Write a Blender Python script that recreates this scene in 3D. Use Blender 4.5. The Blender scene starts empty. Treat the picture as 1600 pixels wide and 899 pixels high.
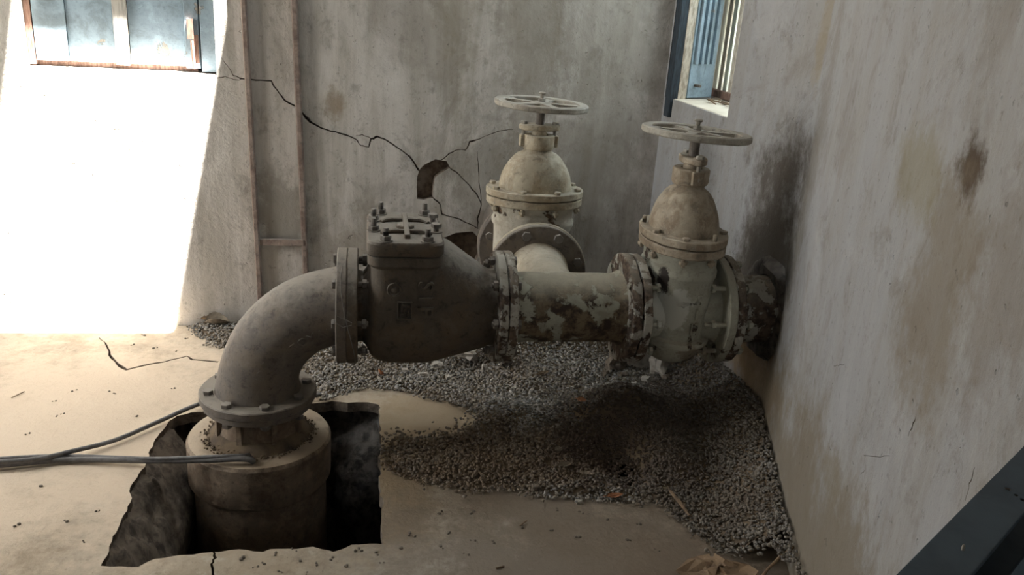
import bpy, bmesh, math, random
import numpy as np
from mathutils import Matrix, Vector, noise
random.seed(7)
D = bpy.data; S = bpy.context.scene; C = S.collection
PI = math.pi; R = math.radians
# ------------------------------------------------------------------ camera, world, lights
def V(*a): return Vector(a)
yaw, pitch, roll, CH = .17945, .33662, .07122, 1.35
fw = V(math.sin(yaw)*math.cos(pitch), math.cos(yaw)*math.cos(pitch), -math.sin(pitch))
rt = V(math.cos(yaw), -math.sin(yaw), 0); up = rt.cross(fw)
rt, up = rt*math.cos(roll)+up*math.sin(roll), up*math.cos(roll)-rt*math.sin(roll)
cam = D.cameras.new('camera'); cam.lens = 36*1323.87/1600; cam.sensor_width = 36; cam.clip_start = .02
co = D.objects.new('camera', cam); C.objects.link(co)
co.matrix_world = Matrix(((rt.x, up.x, -fw.x, 0), (rt.y, up.y, -fw.y, 0), (rt.z, up.z, -fw.z, CH), (0, 0, 0, 1)))
S.camera = co
S.view_settings.view_transform = 'Standard'; S.view_settings.look = 'None'
S.view_settings.exposure = 0.38; S.view_settings.gamma = 1; S.view_settings.use_curve_mapping = False
w = D.worlds.new('sky'); S.world = w; w.use_nodes = True
bg = w.node_tree.nodes['Background']; bg.inputs[0].default_value = (.80, .90, 1.0, 1); bg.inputs[1].default_value = 2.6
sun = D.lights.new('sun', 'SUN'); sun.energy = 135; sun.angle = R(.6); sun.color = (1, .96, .90)
so = D.objects.new('sun', sun); C.objects.link(so)
SD = V(-.21, .10, -1).normalized(); so.rotation_euler = SD.to_track_quat('-Z', 'Y').to_euler()
def daylight(name, loc, to, sx, sy, power, col):
    l = D.lights.new(name, 'AREA'); l.shape = 'RECTANGLE'; l.size = sx; l.size_y = sy; l.energy = power; l.color = col
    o = D.objects.new(name, l); C.objects.link(o); o.location = loc
    o.rotation_euler = (V(*to)-V(*loc)).to_track_quat('-Z', 'Y').to_euler(); return o
daylight('doorway_daylight', (-2.45, 2.35, 1.25), (0, 2.9, 1.0), .8, 1.8, 34, (1, .95, .87))
daylight('front_fill_light', (-.9, -1.58, 1.75), (-.7, 1.5, .9), .5, .6, 2, (.86, .93, 1))  # added fill lamp behind the camera, at an unseen opening
daylight('roof_gap_daylight', (-.6, 2.95, 2.97), (-.4, 2.75, 0), .9, .5, 22, (.88, .95, 1))
daylight('side_window_daylight', (1.60, 3.05, 1.5), (.6, 2.6, .9), .5, .9, 20, (.78, .93, 1))
# ------------------------------------------------------------------ tags
def tag(o, label=None, cat=None, group=None, kind=None):
    if label: o['label'] = label
    if cat: o['category'] = cat
    if group: o['group'] = group
    if kind: o['kind'] = kind
    return o
def thing(name, label, cat, loc=(0, 0, 0), rz=0, group=None, kind=None):
    o = D.objects.new(name, None); C.objects.link(o); o.location = loc; o.rotation_euler = (0, 0, rz); o.empty_display_size = .05
    return tag(o, label, cat, group, kind)
# ------------------------------------------------------------------ materials
class NT:
    def __init__(s, name):
        s.m = D.materials.new(name); s.m.use_nodes = True; s.t = s.m.node_tree; s.b = s.t.nodes['Principled BSDF']
        s.b.inputs['Specular IOR Level'].default_value = .3
        s.tc = s.t.nodes.new('ShaderNodeTexCoord')
    def n(s, typ, **k):
        n = s.t.nodes.new(typ)
        for a, v in k.items(): setattr(n, a, v)
        return n
    def l(s, a, b): s.t.links.new(a, b)
    def coord(s, scale=(1, 1, 1), world=False):
        mp = s.n('ShaderNodeMapping'); mp.inputs['Scale'].default_value = scale
        if world: g = s.n('ShaderNodeNewGeometry'); s.l(g.outputs['Position'], mp.inputs[0])
        else: s.l(s.tc.outputs['Object'], mp.inputs[0])
        return mp.outputs[0]
    def noise(s, co, scale, detail=6, rough=.6, dist=0):
        n = s.n('ShaderNodeTexNoise'); n.inputs['Scale'].default_value = scale; n.inputs['Detail'].default_value = detail
        n.inputs['Roughness'].default_value = rough; n.inputs['Distortion'].default_value = dist; s.l(co, n.inputs['Vector']); return n.outputs['Fac']
    def ramp(s, f, a, b, ca=0, cb=1):
        r = s.n('ShaderNodeMapRange'); r.interpolation_type = 'SMOOTHSTEP'
        for i, v in enumerate((a, b, ca, cb)): r.inputs[i+1].default_value = v
        s.l(f, r.inputs[0]); return r.outputs[0]
    def math(s, op, a, b=None):
        m = s.n('ShaderNodeMath', operation=op)
        for i, v in enumerate((a, b)):
            if v is None: continue
            if isinstance(v, (int, float)): m.inputs[i].default_value = v
            else: s.l(v, m.inputs[i])
        return m.outputs[0]
    def mix(s, f, a, b, mode='MIX'):
        m = s.n('ShaderNodeMix', data_type='RGBA', blend_type=mode)
        for i, v in ((0, f), (6, a), (7, b)):
            if isinstance(v, (int, float)): m.inputs[i].default_value = v
            elif isinstance(v, tuple): m.inputs[i].default_value = (*v, 1)
            else: s.l(v, m.inputs[i])
        return m.outputs[2]
    def blob(s, pos, rad, wob=.35, edge=.45):          # soft irregular patch round a world point, for staining and painted-in light and shade
        g = s.n('ShaderNodeNewGeometry')
        nz = s.n('ShaderNodeTexNoise'); nz.inputs['Scale'].default_value = 2.6/max(min(rad), .08)*.35; nz.inputs['Detail'].default_value = 6; nz.inputs['Roughness'].default_value = .7; s.l(g.outputs['Position'], nz.inputs['Vector'])
        v = s.n('ShaderNodeVectorMath', operation='SUBTRACT'); s.l(g.outputs['Position'], v.inputs[0]); v.inputs[1].default_value = pos
        d = s.n('ShaderNodeVectorMath', operation='DIVIDE'); s.l(v.outputs[0], d.inputs[0]); d.inputs[1].default_value = rad
        o = s.n('ShaderNodeVectorMath', operation='SUBTRACT'); s.l(nz.outputs['Color'], o.inputs[0]); o.inputs[1].default_value = (.5, .5, .5)
        m = s.n('ShaderNodeVectorMath', operation='SCALE'); s.l(o.outputs[0], m.inputs[0]); m.inputs['Scale'].default_value = 2.6
        q = s.n('ShaderNodeVectorMath', operation='ADD'); s.l(d.outputs[0], q.inputs[0]); s.l(m.outputs[0], q.inputs[1])
        L = s.n('ShaderNodeVectorMath', operation='LENGTH'); s.l(q.outputs[0], L.inputs[0])
        nn = s.noise(s.coord((1, 1, .6), True), 28, 7, .75)
        f = s.math('ADD', L.outputs['Value'], s.math('MULTIPLY', s.math('SUBTRACT', nn, .5), wob*4))
        return s.ramp(f, 1-edge, 1+edge, 1, 0)
    def done(s, col, rough=.85, bump=None, dist=.004, strength=.6, metal=0):
        if isinstance(col, tuple): s.b.inputs['Base Color'].default_value = (*col, 1)
        else: s.l(col, s.b.inputs['Base Color'])
        if isinstance(rough, (int, float)): s.b.inputs['Roughness'].default_value = rough
        else: s.l(rough, s.b.inputs['Roughness'])
        s.b.inputs['Metallic'].default_value = metal
        if bump is not None:
            b = s.n('ShaderNodeBump'); b.inputs['Distance'].default_value = dist; b.inputs['Strength'].default_value = strength
            s.l(bump, b.inputs['Height']); s.l(b.outputs[0], s.b.inputs['Normal'])
        return s.m
def plaster(name, base, stains_and_shade=(), streak=.5, warm=(.34, .31, .26), mould=.25):
    t = NT(name)
    st = t.noise(t.coord((5, 5, .55), True), 2.4, 6, .62, .5)
    st2 = t.noise(t.coord((22, 22, 1.2), True), 1.6, 6, .7, .4)
    bl = t.noise(t.coord((1, 1, .75), True), 2.4, 9, .68, .6)
    md = t.noise(t.coord((1, 1, .8), True), 11, 8, .72, .4)
    fn = t.noise(t.coord((1, 1, .8), True), 45, 6, .75)
    sc = t.noise(t.coord((1, 1, .35), True), 90, 4, .7)
    c = t.mix(t.ramp(st, .38, .66, 0, streak), base, warm)
    c = t.mix(t.ramp(st2, .48, .75, 0, .30*streak+.1), c, tuple(min(1, x*1.3) for x in base))
    c = t.mix(t.ramp(bl, .52, .66, 0, .55), c, tuple(min(1, x*1.22) for x in base))
    c = t.mix(t.ramp(bl, .47, .36, 0, mould+.15), c, (.215, .185, .155))
    c = t.mix(t.ramp(md, .52, .70, 0, .55), c, (.20, .18, .15))
    c = t.mix(t.ramp(fn, .56, .72, 0, .55), c, (.15, .135, .115))
    c = t.mix(t.ramp(sc, .66, .72, 0, .6), c, (.11, .10, .085))
    for pos, rad, col, a in stains_and_shade: c = t.mix(t.math('MULTIPLY', t.blob(pos, rad), a), c, col)
    pit = t.ramp(t.noise(t.coord((1, 1, 1), True), 42, 3, .5), .69, .77)
    h = t.math('SUBTRACT', t.math('ADD', t.math('MULTIPLY', bl, 2.5), t.math('ADD', t.math('MULTIPLY', md, .9), t.math('MULTIPLY', fn, .4))), pit)
    return t.done(c, .93, h, .008, .7)
def iron(name, base, rust, dust, dustamt=.8, spots=.5, bump=.5):
    t = NT(name); co = t.coord()
    n1 = t.noise(co, 11, 9, .72, .5); n2 = t.noise(co, 60, 6, .75); n3 = t.noise(co, 26, 6, .7, .3)
    c = t.mix(t.ramp(n1, .44, .60, 0, spots), base, rust)
    c = t.mix(t.ramp(n3, .50, .68, 0, .55), c, tuple(x*1.55 for x in base))
    c = t.mix(t.ramp(n3, .47, .34, 0, .65), c, tuple(x*.42 for x in base))
    c = t.mix(t.ramp(n2, .54, .70, 0, .6), c, tuple(x*.35 for x in base))
    g = t.n('ShaderNodeNewGeometry'); sp = t.n('ShaderNodeSeparateXYZ'); t.l(g.outputs['Normal'], sp.inputs[0])
    up_ = t.ramp(t.math('ADD', sp.outputs[2], t.math('MULTIPLY', t.math('SUBTRACT', n3, .5), 1.6)), .35, 1.05, 0, dustamt)
    c = t.mix(up_, c, dust)
    return t.done(c, t.ramp(n3, .35, .7, .55, .85), t.math('ADD', n1, t.math('MULTIPLY', n2, .9)), .004, bump+.15)
def peel(name, paint, under, cover=.5, dust=(.36, .31, .24), scale=9, dustamt=.55, dark=(.05, .035, .028), marks=()):
    t = NT(name); co = t.coord()
    n1 = t.noise(co, scale, 9, .62, .5); n2 = t.noise(co, scale*2.7, 8, .7, .2); n3 = t.noise(co, 90, 4, .7)
    pm = t.ramp(t.math('ADD', n1, t.math('MULTIPLY', n2, .45)), cover+.22-.018, cover+.22+.018)
    u = t.mix(t.ramp(n2, .42, .6), under, dark)
    n4 = t.noise(co, scale*1.6, 7, .7, .4)
    p = t.mix(t.ramp(n3, .5, .7, 0, .5), paint, tuple(x*.6 for x in paint))
    p = t.mix(t.ramp(n4, .48, .62, 0, .6), p, tuple(x*.62 for x in (paint[0], paint[1]*.95, paint[2]*.88)))
    p = t.mix(t.ramp(n4, .42, .33, 0, .6), p, tuple(min(1, x*1.35) for x in paint))
    c = t.mix(pm, p, u)
    g = t.n('ShaderNodeNewGeometry'); sp = t.n('ShaderNodeSeparateXYZ'); t.l(g.outputs['Normal'], sp.inputs[0])
    c = t.mix(t.ramp(t.math('ADD', sp.outputs[2], t.math('MULTIPLY', t.math('SUBTRACT', n1, .5), 1.0)), .35, 1.05, 0, dustamt), c, dust)
    for pos, rad, col, a in marks: c = t.mix(t.math('MULTIPLY', t.blob(pos, rad, .5, .2), a), c, col)
    h = t.math('SUBTRACT', t.math('MULTIPLY', n3, .35), t.math('ADD', pm, t.math('MULTIPLY', n2, .4)))
    return t.done(c, .8, h, .004, .7)
def plain(name, a, b=None, scale=20, rough=.8, stretch=(1, 1, 1), bump=.3):
    t = NT(name); n = t.noise(t.coord(stretch), scale, 6, .65, .2)
    return t.done(t.mix(t.ramp(n, .38, .66), a, b or tuple(x*.6 for x in a)), rough, n, .003, bump)
WB = lambda x, z: (x, 3.355+.0785*x, z)
M = {}
M['back'] = plaster('weathered_plaster', (.575, .54, .50), [
    (WB(.33, 1.6), (.10, .5, .62), (.27, .235, .18), .55), (WB(.62, 1.3), (.13, .5, .95), (.23, .195, .15), .6), (WB(.95, 1.0), (.24, .5, 1.2), (.22, .19, .15), .5),
    (WB(-.33, .47), (.12, .5, .16), (.22, .20, .17), .7), (WB(.50, .62), (.17, .5, .26), (.20, .175, .14), .55), (WB(.12, .36), (.3, .5, .12), (.25, .21, .16), .5), (WB(-.13, .9), (.04, .5, .05), (.22, .15, .08), .6)], .65)
M['right'] = plaster('damp_plaster', (.35, .35, .352), [
    ((.925, 1.178, 1.13), (.05, .05, .055), (.08, .055, .035), .95), ((.93, 1.19, .90), (.12, .12, .20), (.20, .16, .11), .6), ((.99, 1.40, 1.09), (.12, .12, .08), (.24, .21, .13), .55),
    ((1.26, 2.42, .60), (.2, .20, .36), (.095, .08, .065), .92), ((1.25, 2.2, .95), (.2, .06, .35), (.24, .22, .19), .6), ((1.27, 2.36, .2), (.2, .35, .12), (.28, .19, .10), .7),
    ((1.08, 1.6, .10), (.35, .9, .34), (.20, .165, .115), .8), ((1.02, 1.5, .39), (.07, .07, .05), (.24, .21, .16), .5), ((.865, .98, 1.0), (.10, .10, .16), (.19, .15, .11), .5), ((1.265, 2.33, 1.3), (.03, .03, .16), (.31, .26, .18), .6)], .45, (.30, .28, .245), .3)  # the large low patch paints the wall's shading in towards its foot
M['other'] = plaster('room_plaster', (.20, .185, .165))
M['brick'] = plain('crumbled_masonry', (.24, .19, .15), (.11, .085, .065), 30, .95, bump=.8)
def floor_mat():
    t = NT('dusty_cement'); co = t.coord((1, 1, 1), True)
    n1 = t.noise(co, 2.2, 7, .6, .3); n2 = t.noise(co, 26, 6, .7); n3 = t.noise(co, 85, 3, .6)
    c = t.mix(t.ramp(n1, .36, .66), (.43, .37, .29), (.33, .275, .205))
    c = t.mix(t.ramp(n2, .50, .68, 0, .65), c, (.23, .19, .14))
    n4 = t.noise(co, 7, 7, .7, .4); c = t.mix(t.ramp(n4, .48, .64, 0, .5), c, (.30, .235, .165)); c = t.mix(t.ramp(n4, .44, .34, 0, .5), c, (.50, .45, .37))
    c = t.mix(t.ramp(n3, .67, .72, 0, .7), c, (.16, .13, .10))
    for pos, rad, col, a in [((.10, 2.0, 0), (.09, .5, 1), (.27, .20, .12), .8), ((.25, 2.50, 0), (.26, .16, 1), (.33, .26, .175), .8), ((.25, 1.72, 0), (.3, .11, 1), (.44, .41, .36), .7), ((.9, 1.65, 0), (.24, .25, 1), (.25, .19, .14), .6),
                             ((-.95, 2.5, 0), (.6, .7, 1), (.62, .51, .39), .85), ((.55, 1.75, 0), (.55, .45, 1), (.17, .135, .10), .8)]:  # pale left and dark right patches here paint in the falloff of light
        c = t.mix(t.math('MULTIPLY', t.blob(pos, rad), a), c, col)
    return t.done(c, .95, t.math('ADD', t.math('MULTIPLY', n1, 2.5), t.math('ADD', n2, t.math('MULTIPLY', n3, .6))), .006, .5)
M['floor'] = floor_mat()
M['earth'] = plain('wet_black_earth', (.13, .112, .097), (.020, .017, .015), 30, .38, bump=1)
M['broken'] = plain('broken_cement', (.20, .165, .13), (.07, .058, .048), 26, .95, bump=.9)
M['mound'] = plain('sandy_bed', (.17, .125, .08), (.085, .065, .05), 14, .95, bump=.6)
def pebble_mat():
    t = NT('crushed_stone'); a = t.n('ShaderNodeAttribute'); a.attribute_name = 'tint'
    n = t.noise(t.coord((1, 1, 1), True), 3.2, 5, .6, .4)
    c = t.mix(t.ramp(n, .44, .62, 0, .55), a.outputs['Color'], t.mix(.75, a.outputs['Color'], (.13, .085, .05)))
    for pos, rad, col, al in [((.38, 2.2, 0), (.42, .2, 1), (.14, .09, .05), .7), ((.80, 2.25, 0), (.22, .25, 1), (.06, .038, .028), .85), ((1.1, 2.55, 0), (.2, .3, 1), (.07, .05, .04), .6), ((1.0, 1.95, 0), (.22, .45, 1), (.11, .09, .07), .6)]:  # dark patches under the right valve and along the wall paint in shade
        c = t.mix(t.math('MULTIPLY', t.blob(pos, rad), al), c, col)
    return t.done(c, .85)
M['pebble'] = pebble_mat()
M['elbow'] = iron('dusty_cast_iron', (.15, .13, .112), (.20, .16, .12), (.29, .26, .22), .75, .6)
M['check'] = iron('oily_cast_iron', (.105, .088, .07), (.14, .10, .065), (.27, .245, .21), .85, .6)
M['casing'] = iron('rusty_steel_casing', (.21, .16, .115), (.13, .085, .055), (.42, .34, .25), .9, .7)
M['bolt'] = iron('old_bolt_steel', (.16, .145, .13), (.10, .07, .05), (.33, .30, .26), .7, .5, .3)
M['valveL'] = iron('cream_enamel_under_dust', (.42, .37, .28), (.25, .18, .10), (.46, .42, .34), .6, .55)
M['valveLb'] = peel('flaking_cream_paint', (.46, .43, .36), (.22, .14, .08), .62, (.44, .39, .31))
M['valveR'] = peel('flaking_green_white_paint', (.38, .375, .31), (.24, .20, .145), .62, (.33, .285, .22), 7, marks=[((.895, 2.25, .485), (.05, .08, .065), (.56, .57, .52), .85), ((.868, 2.262, .565), (.013, .05, .034), (.03, .022, .02), .97), ((1.0, 2.26, .34), (.06, .09, .035), (.20, .16, .12), .7)])
M['bonnetR'] = iron('worn_brown_enamel', (.34, .29, .22), (.19, .135, .085), (.42, .37, .29), .5, .7)
M['wheel'] = iron('grey_handwheel_enamel', (.34, .32, .275), (.22, .18, .14), (.42, .39, .33), .6, .5)
M['tee'] = peel('blistered_pipe_paint', (.38, .38, .31), (.20, .155, .10), .47, (.40, .37, .29), 10, .75)
M['crust'] = peel('crusted_flange_paint', (.40, .385, .34), (.15, .11, .08), .50, (.40, .36, .29), 14, .5)
M['rail'] = iron('rusty_rail', (.25, .195, .165), (.15, .10, .08), (.36, .33, .29), .4, .8)
M['cable'] = plain('grey_cable_sheath', (.17, .165, .165), (.11, .105, .10), 40, .6)
M['chalk'] = plain('pale_plaster_chunk', (.50, .47, .42), (.28, .25, .21), 20, .95)
M['leaf'] = plain('dry_leaf', (.40, .17, .08), (.26, .12, .06), 40, .7)
M['greyleaf'] = plain('faded_leaf', (.27, .22, .165), (.17, .14, .10), 40, .8)
M['stick'] = plain('dead_wood', (.22, .15, .09), (.10, .07, .05), 30, .85, (1, 1, 1))
M['beam'] = plain('blue_grey_painted_steel', (.070, .098, .125), (.050, .070, .090), 12, .55)
M['bluewood'] = peel('faded_blue_shutter_paint', (.25, .33, .39), (.33, .34, .32), .66, (.3, .4, .5), 7, 0, (.28, .27, .24))
M['greywood'] = plain('bleached_batten', (.42, .40, .36), (.28, .27, .25), 20, .85, (6, 6, 1))
M['darkwood'] = plain('dark_blue_frame_paint', (.038, .052, .066), (.020, .025, .03), 20, .7, (6, 6, 1))
M['rustwood'] = plain('stripped_brown_wood', (.24, .15, .115), (.12, .07, .055), 25, .85, (6, 6, 1))
M['creamwood'] = plain('cream_chipped_wood', (.58, .52, .43), (.30, .25, .19), 25, .8, (4, 4, 1))
M['pale'] = plain('pale_grille_paint', (.56, .58, .48), (.42, .40, .32), 20, .8, (4, 4, .5))
M['outer'] = plain('outside_render', (.60, .54, .44), (.48, .42, .33), 3, .9)
M['ground'] = plain('outside_earth', (.13, .12, .07), (.09, .085, .05), 3, .95)
M['rustsheet'] = iron('rotted_steel_sheet', (.26, .17, .10), (.15, .09, .055), (.30, .22, .14), .5, .6)
# ------------------------------------------------------------------ mesh builder
class MB:
    def __init__(s): s.v = []; s.f = []
    def add(s, vs, fs, T=None):
        k = len(s.v); s.v += [tuple(T @ Vector(v)) if T else tuple(v) for v in vs]; s.f += [tuple(i+k for i in f) for f in fs]; return s
    def loft(s, loops, T=None, cap=True, closed=True):
        n = len(loops[0]); vs = [p for l in loops for p in l]; fs = []
        for i in range(len(loops)-1):
            for j in range(n if closed else n-1):
                a = i*n+j; b = i*n+(j+1) % n; fs.append((a, b, b+n, a+n))
        if cap: fs.append(tuple(range(n-1, -1, -1))); fs.append(tuple(range((len(loops)-1)*n, len(loops)*n)))
        return s.add(vs, fs, T)
    def lathe(s, prof, T=None, seg=48, cap=True, close=False):
        L = [[(r*math.cos(2*PI*j/seg), r*math.sin(2*PI*j/seg), z) for j in range(seg)] for r, z in prof]
        if close: L.append(L[0]); cap = False
        return s.loft(L, T, cap)
    def box(s, c, d, T=None):
        x, y, z = c; a, b, e = d[0]/2, d[1]/2, d[2]/2
        vs = [(x+i*a, y+j*b, z+k*e) for i in (-1, 1) for j in (-1, 1) for k in (-1, 1)]
        return s.add(vs, [(0, 1, 3, 2), (4, 6, 7, 5), (0, 4, 5, 1), (2, 3, 7, 6), (0, 2, 6, 4), (1, 5, 7, 3)], T)
    def tube(s, pts, r, seg=10, T=None, flat=1):
        pts = [Vector(p) for p in pts]; L = []; n0 = None
        for i, p in enumerate(pts):
            d = (pts[min(i+1, len(pts)-1)]-pts[max(i-1, 0)]).normalized()
            if n0 is None: n0 = d.cross(V(0, 0, 1)) if abs(d.z) < .9 else d.cross(V(1, 0, 0))
            n0 = (n0-d*n0.dot(d)).normalized(); b = d.cross(n0); rr = r[i] if isinstance(r, (list, tuple)) else r
            L.append([tuple(p+n0*rr*math.cos(2*PI*j/seg)+b*rr*flat*math.sin(2*PI*j/seg)) for j in range(seg)])
        return s.loft(L, T)
    def prism(s, poly, z0, z1, T=None):
        return s.loft([[(x, y, z0) for x, y in poly], [(x, y, z1) for x, y in poly]], T)
    def build(s, name, mat, parent=None, smooth=35, bevel=0, sub=0, rough=None):
        me = D.meshes.new(name); me.from_pydata(s.v, [], s.f)
        bm = bmesh.new(); bm.from_mesh(me)
        bmesh.ops.recalc_face_normals(bm, faces=bm.faces)
        if sub: bmesh.ops.subdivide_edges(bm, edges=[e for e in bm.edges if e.calc_length() > sub], cuts=1, use_grid_fill=True)
        bm.to_mesh(me); bm.free()
        if rough:
            a, sc = rough
            for v in me.vertices:
                q = v.co; d = noise.noise_vector(q*sc)+.5*noise.noise_vector(q*sc*2.7); v.co = q+d*a
        me.materials.append(mat)
        if smooth:
            for p in me.polygons: p.use_smooth = True
            me.set_sharp_from_angle(angle=R(smooth))
        o = D.objects.new(name, me); C.objects.link(o)
        if parent: o.parent = parent
        if bevel:
            b = o.modifiers.new('bevel', 'BEVEL'); b.width = bevel; b.segments = 2; b.limit_method = 'ANGLE'; b.angle_limit = R(50); b.harden_normals = False
        return o
def AX(p, d, roll=0):                               # matrix: local z along d, origin p
    q = Vector(d).to_track_quat('Z', 'Y').to_matrix().to_4x4()
    return Matrix.Translation(Vector(p)) @ q @ Matrix.Rotation(roll, 4, 'Z')
def bool_cut(o, cutters):
    for c in cutters:
        m = o.modifiers.new('cut', 'BOOLEAN'); m.operation = 'DIFFERENCE'; m.object = c; m.solver = 'EXACT'; m.material_mode = 'TRANSFER'
        dg = bpy.context.evaluated_depsgraph_get(); dg.update()
        me = D.meshes.new_from_object(o.evaluated_get(dg)); o.modifiers.clear()
        if len(me.polygons) > 3: o.data = me
    for c in cutters: D.objects.remove(c)
    for p in o.data.polygons: p.use_smooth = False
    return o
def ray(x, y): return fw+rt*((x-800)/1323.87)-up*((y-449.5)/1323.87)
CAM = V(0, 0, CH)
def onz(x, y, z=0.): r_ = ray(x, y); return CAM+r_*((z-CH)/r_.z)
def onplane(x, y, p, n): r_ = ray(x, y); return CAM+r_*((V(*p)-CAM).dot(V(*n))/r_.dot(V(*n)))
# ------------------------------------------------------------------ room shell
BY = lambda x: 3.355+.0785*x                        # back wall face line
BD = V(1, .0785, 0).normalized(); BN = V(-.0785, 1, 0).normalized()       # along / into the wall
KX, KY = 1.269, 2.317
RC = V(1.21, 3.45, 0); RK = V(KX, KY, 0); RN = V(.57, 0, 0)
Zc = 2.9
def wall_block(name, a, b, mat, th=.25, z0=-.9, z1=Zc, ext=(0, 0)):
    a = Vector(a); b = Vector(b); d = (b-a).normalized(); n = V(d.y, -d.x, 0); a = a-d*ext[0]; b = b+d*ext[1]
    m = MB(); q = [a, b, b+n*th, a+n*th]; m.prism([(p.x, p.y) for p in q], z0, z1)
    o = m.build(name, mat, smooth=0); return tag(o, kind='structure')
wb = wall_block('wall_back', V(1.21, BY(1.21), 0), V(-2.4, BY(-2.4), 0), M['back'], .3, ext=(.3, .3)) if False else None
def wall_n(name, a, b, n, mat, th, ext=(0, 0), z0=-.9, z1=Zc):
    a = Vector(a); b = Vector(b); d = (b-a).normalized(); n = Vector(n).normalized(); a = a-d*ext[0]; b = b+d*ext[1]
    m = MB(); m.prism([(p.x, p.y) for p in (a, b, b+n*th, a+n*th)], z0, z1)
    return tag(m.build(name, mat, smooth=0), kind='structure')
wall_back = wall_n('wall_back', (-2.4, BY(-2.4), 0), (1.21, BY(1.21), 0), BN, M['back'], .26, (.2, 0.0))
RD = (RK-RC).normalized(); RNn = V(-RD.y, RD.x, 0)
if RNn.x < 0: RNn = -RNn
wall_right = wall_n('wall_right', RC, RK, RNn, M['right'], .26, (.5, 0))
ND = (RN-RK).normalized(); NN = V(-ND.y, ND.x, 0)
if NN.x < 0: NN = -NN
wall_fr = wall_n('wall_front_right', RK, RN, NN, M['right'], .26, (0, 0))
# fill the outer wedge behind the change of direction of the wall
m = MB(); m.prism([(RK.x, RK.y), ((RK+NN*.26).x, (RK+NN*.26).y), ((RK+RNn*.26).x, (RK+RNn*.26).y)], -.9, Zc)
tag(m.build('wall_corner', M['other'], smooth=0), kind='structure')
wall_n('wall_near_right', RN, (RN.x, -1.6, 0), (1, 0, 0), M['other'], .2)
wall_left = wall_n('wall_left', (-2.4, -1.8, 0), (-2.4, BY(-2.4), 0), (-1, 0, 0), M['other'], .2)
wall_front = wall_n('wall_front', (-2.4, -1.6, 0), (.77, -1.6, 0), (0, -1, 0), M['other'], .2)
m = MB(); m.box((-.4, .9, Zc+.05), (4.6, 5.6, .1)); ceiling = tag(m.build('ceiling', M['other'], smooth=0), kind='structure')
def cutbox(c, d, T=None, mat='other'): m = MB(); m.box(c, d, T); return m.build('cutter', M[mat], smooth=0)
def cutprism(pts3, n, d0, d1):                     # polygon on a face, cut along n
    m = MB(); n = Vector(n); m.loft([[tuple(Vector(p)+n*d0) for p in pts3], [tuple(Vector(p)+n*d1) for p in pts3]]); return m.build('cutter', M['brick'], smooth=0)
def ribbon(pts, widths, n):                        # jagged crack outline round a polyline
    out1 = []; out2 = []
    P = []
    for i in range(len(pts)-1):
        for k in range(3):
            t_ = k/3; P.append((pts[i].lerp(pts[i+1], t_), widths[i]*(1-t_)+widths[i+1]*t_))
    P.append((pts[-1], widths[-1]))
    for i, (p, w_) in enumerate(P):
        d = (P[min(i+1, len(P)-1)][0]-P[max(i-1, 0)][0]).normalized(); s_ = d.cross(Vector(n)).normalized()
        j = s_*random.uniform(-.0022, .0022) if 0 < i < len(P)-1 else V(0, 0, 0)
        w1 = max(.0005, w_*random.uniform(.6, 1.3)/2)
        out1.append(p+s_*w1+j); out2.append(p-s_*w1+j)
    return out1+out2[::-1]
pb = lambda x, y: onplane(x, y, (0, BY(0), 0), BN)
def crackb(px, ws): return cutprism(ribbon([pb(*q) for q in px], [w_/720 for w_ in ws], BN), BN, -.02, .045)
W1x0, W1x1, SILL = -1.185, -.552, .985
T1 = Matrix.Translation(V(0, BY(0), 0)) @ Matrix.Rotation(math.atan(.0785), 4, 'Z')
k1 = math.cos(math.atan(.0785))
cuts = [cutbox(((W1x0+W1x1)/2/k1, .1, (SILL+1.63)/2), ((W1x1-W1x0)/k1, .5, 1.63-SILL), T1, 'back')]
cuts.append(cutprism([pb(*q) for q in [(655, 266), (662, 258), (680, 249), (698, 252), (703, 262), (690, 270), (680, 277), (677, 292), (676, 309), (663, 312), (652, 311), (651, 292), (652, 276)]], BN, -.02, .035))
cuts.append(cutprism([pb(*q) for q in [(693, 372), (712, 364), (738, 362), (748, 372), (750, 396), (742, 412), (712, 408), (700, 392)]], BN, -.02, .04))
cuts.append(crackb([(346, 90), (356, 103), (365, 118), (378, 123)], [.6, 2, 2.5, 3]))
cuts.append(crackb([(339, 122), (352, 119), (366, 125), (377, 124)], [1.5, 2, 1.5, 2]))
cuts.append(crackb([(378, 123), (400, 125), (424, 127), (432, 140), (445, 157), (465, 168)], [3, 3, 3.5, 4, 4, 4]))
cuts.append(crackb([(465, 168), (478, 184), (488, 193), (510, 203), (530, 208), (555, 217)], [4, 8, 8, 5, 4, 4]))
cuts.append(crackb([(555, 217), (564, 227), (576, 230), (580, 217), (590, 214), (605, 219), (630, 236), (645, 250), (655, 267)], [3, 3, 3, 4, 6, 5, 5, 5, 4]))
cuts.append(crackb([(556, 212), (566, 210), (580, 217)], [1, 2, 2]))
cuts.append(crackb([(701, 260), (718, 274), (734, 291), (745, 305), (753, 320), (746, 342), (747, 358)], [3, 3, 3, 3, 3, 4, 2]))
cuts.append(crackb([(676, 308), (688, 320), (690, 335), (718, 343), (745, 356)], [4, 3, 4, 3, 2]))
cuts.append(crackb([(746, 237), (747, 262), (749, 285), (752, 318)], [1, 2, 1.5, 2]))
cuts.append(crackb([(690, 250), (702, 240), (716, 234), (727, 235), (734, 222), (750, 217), (770, 208), (785, 204), (802, 202)], [2, 5, 2, 3, 7, 2, 2, 2, 1.5]))
bool_cut(wall_back, cuts)
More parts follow.
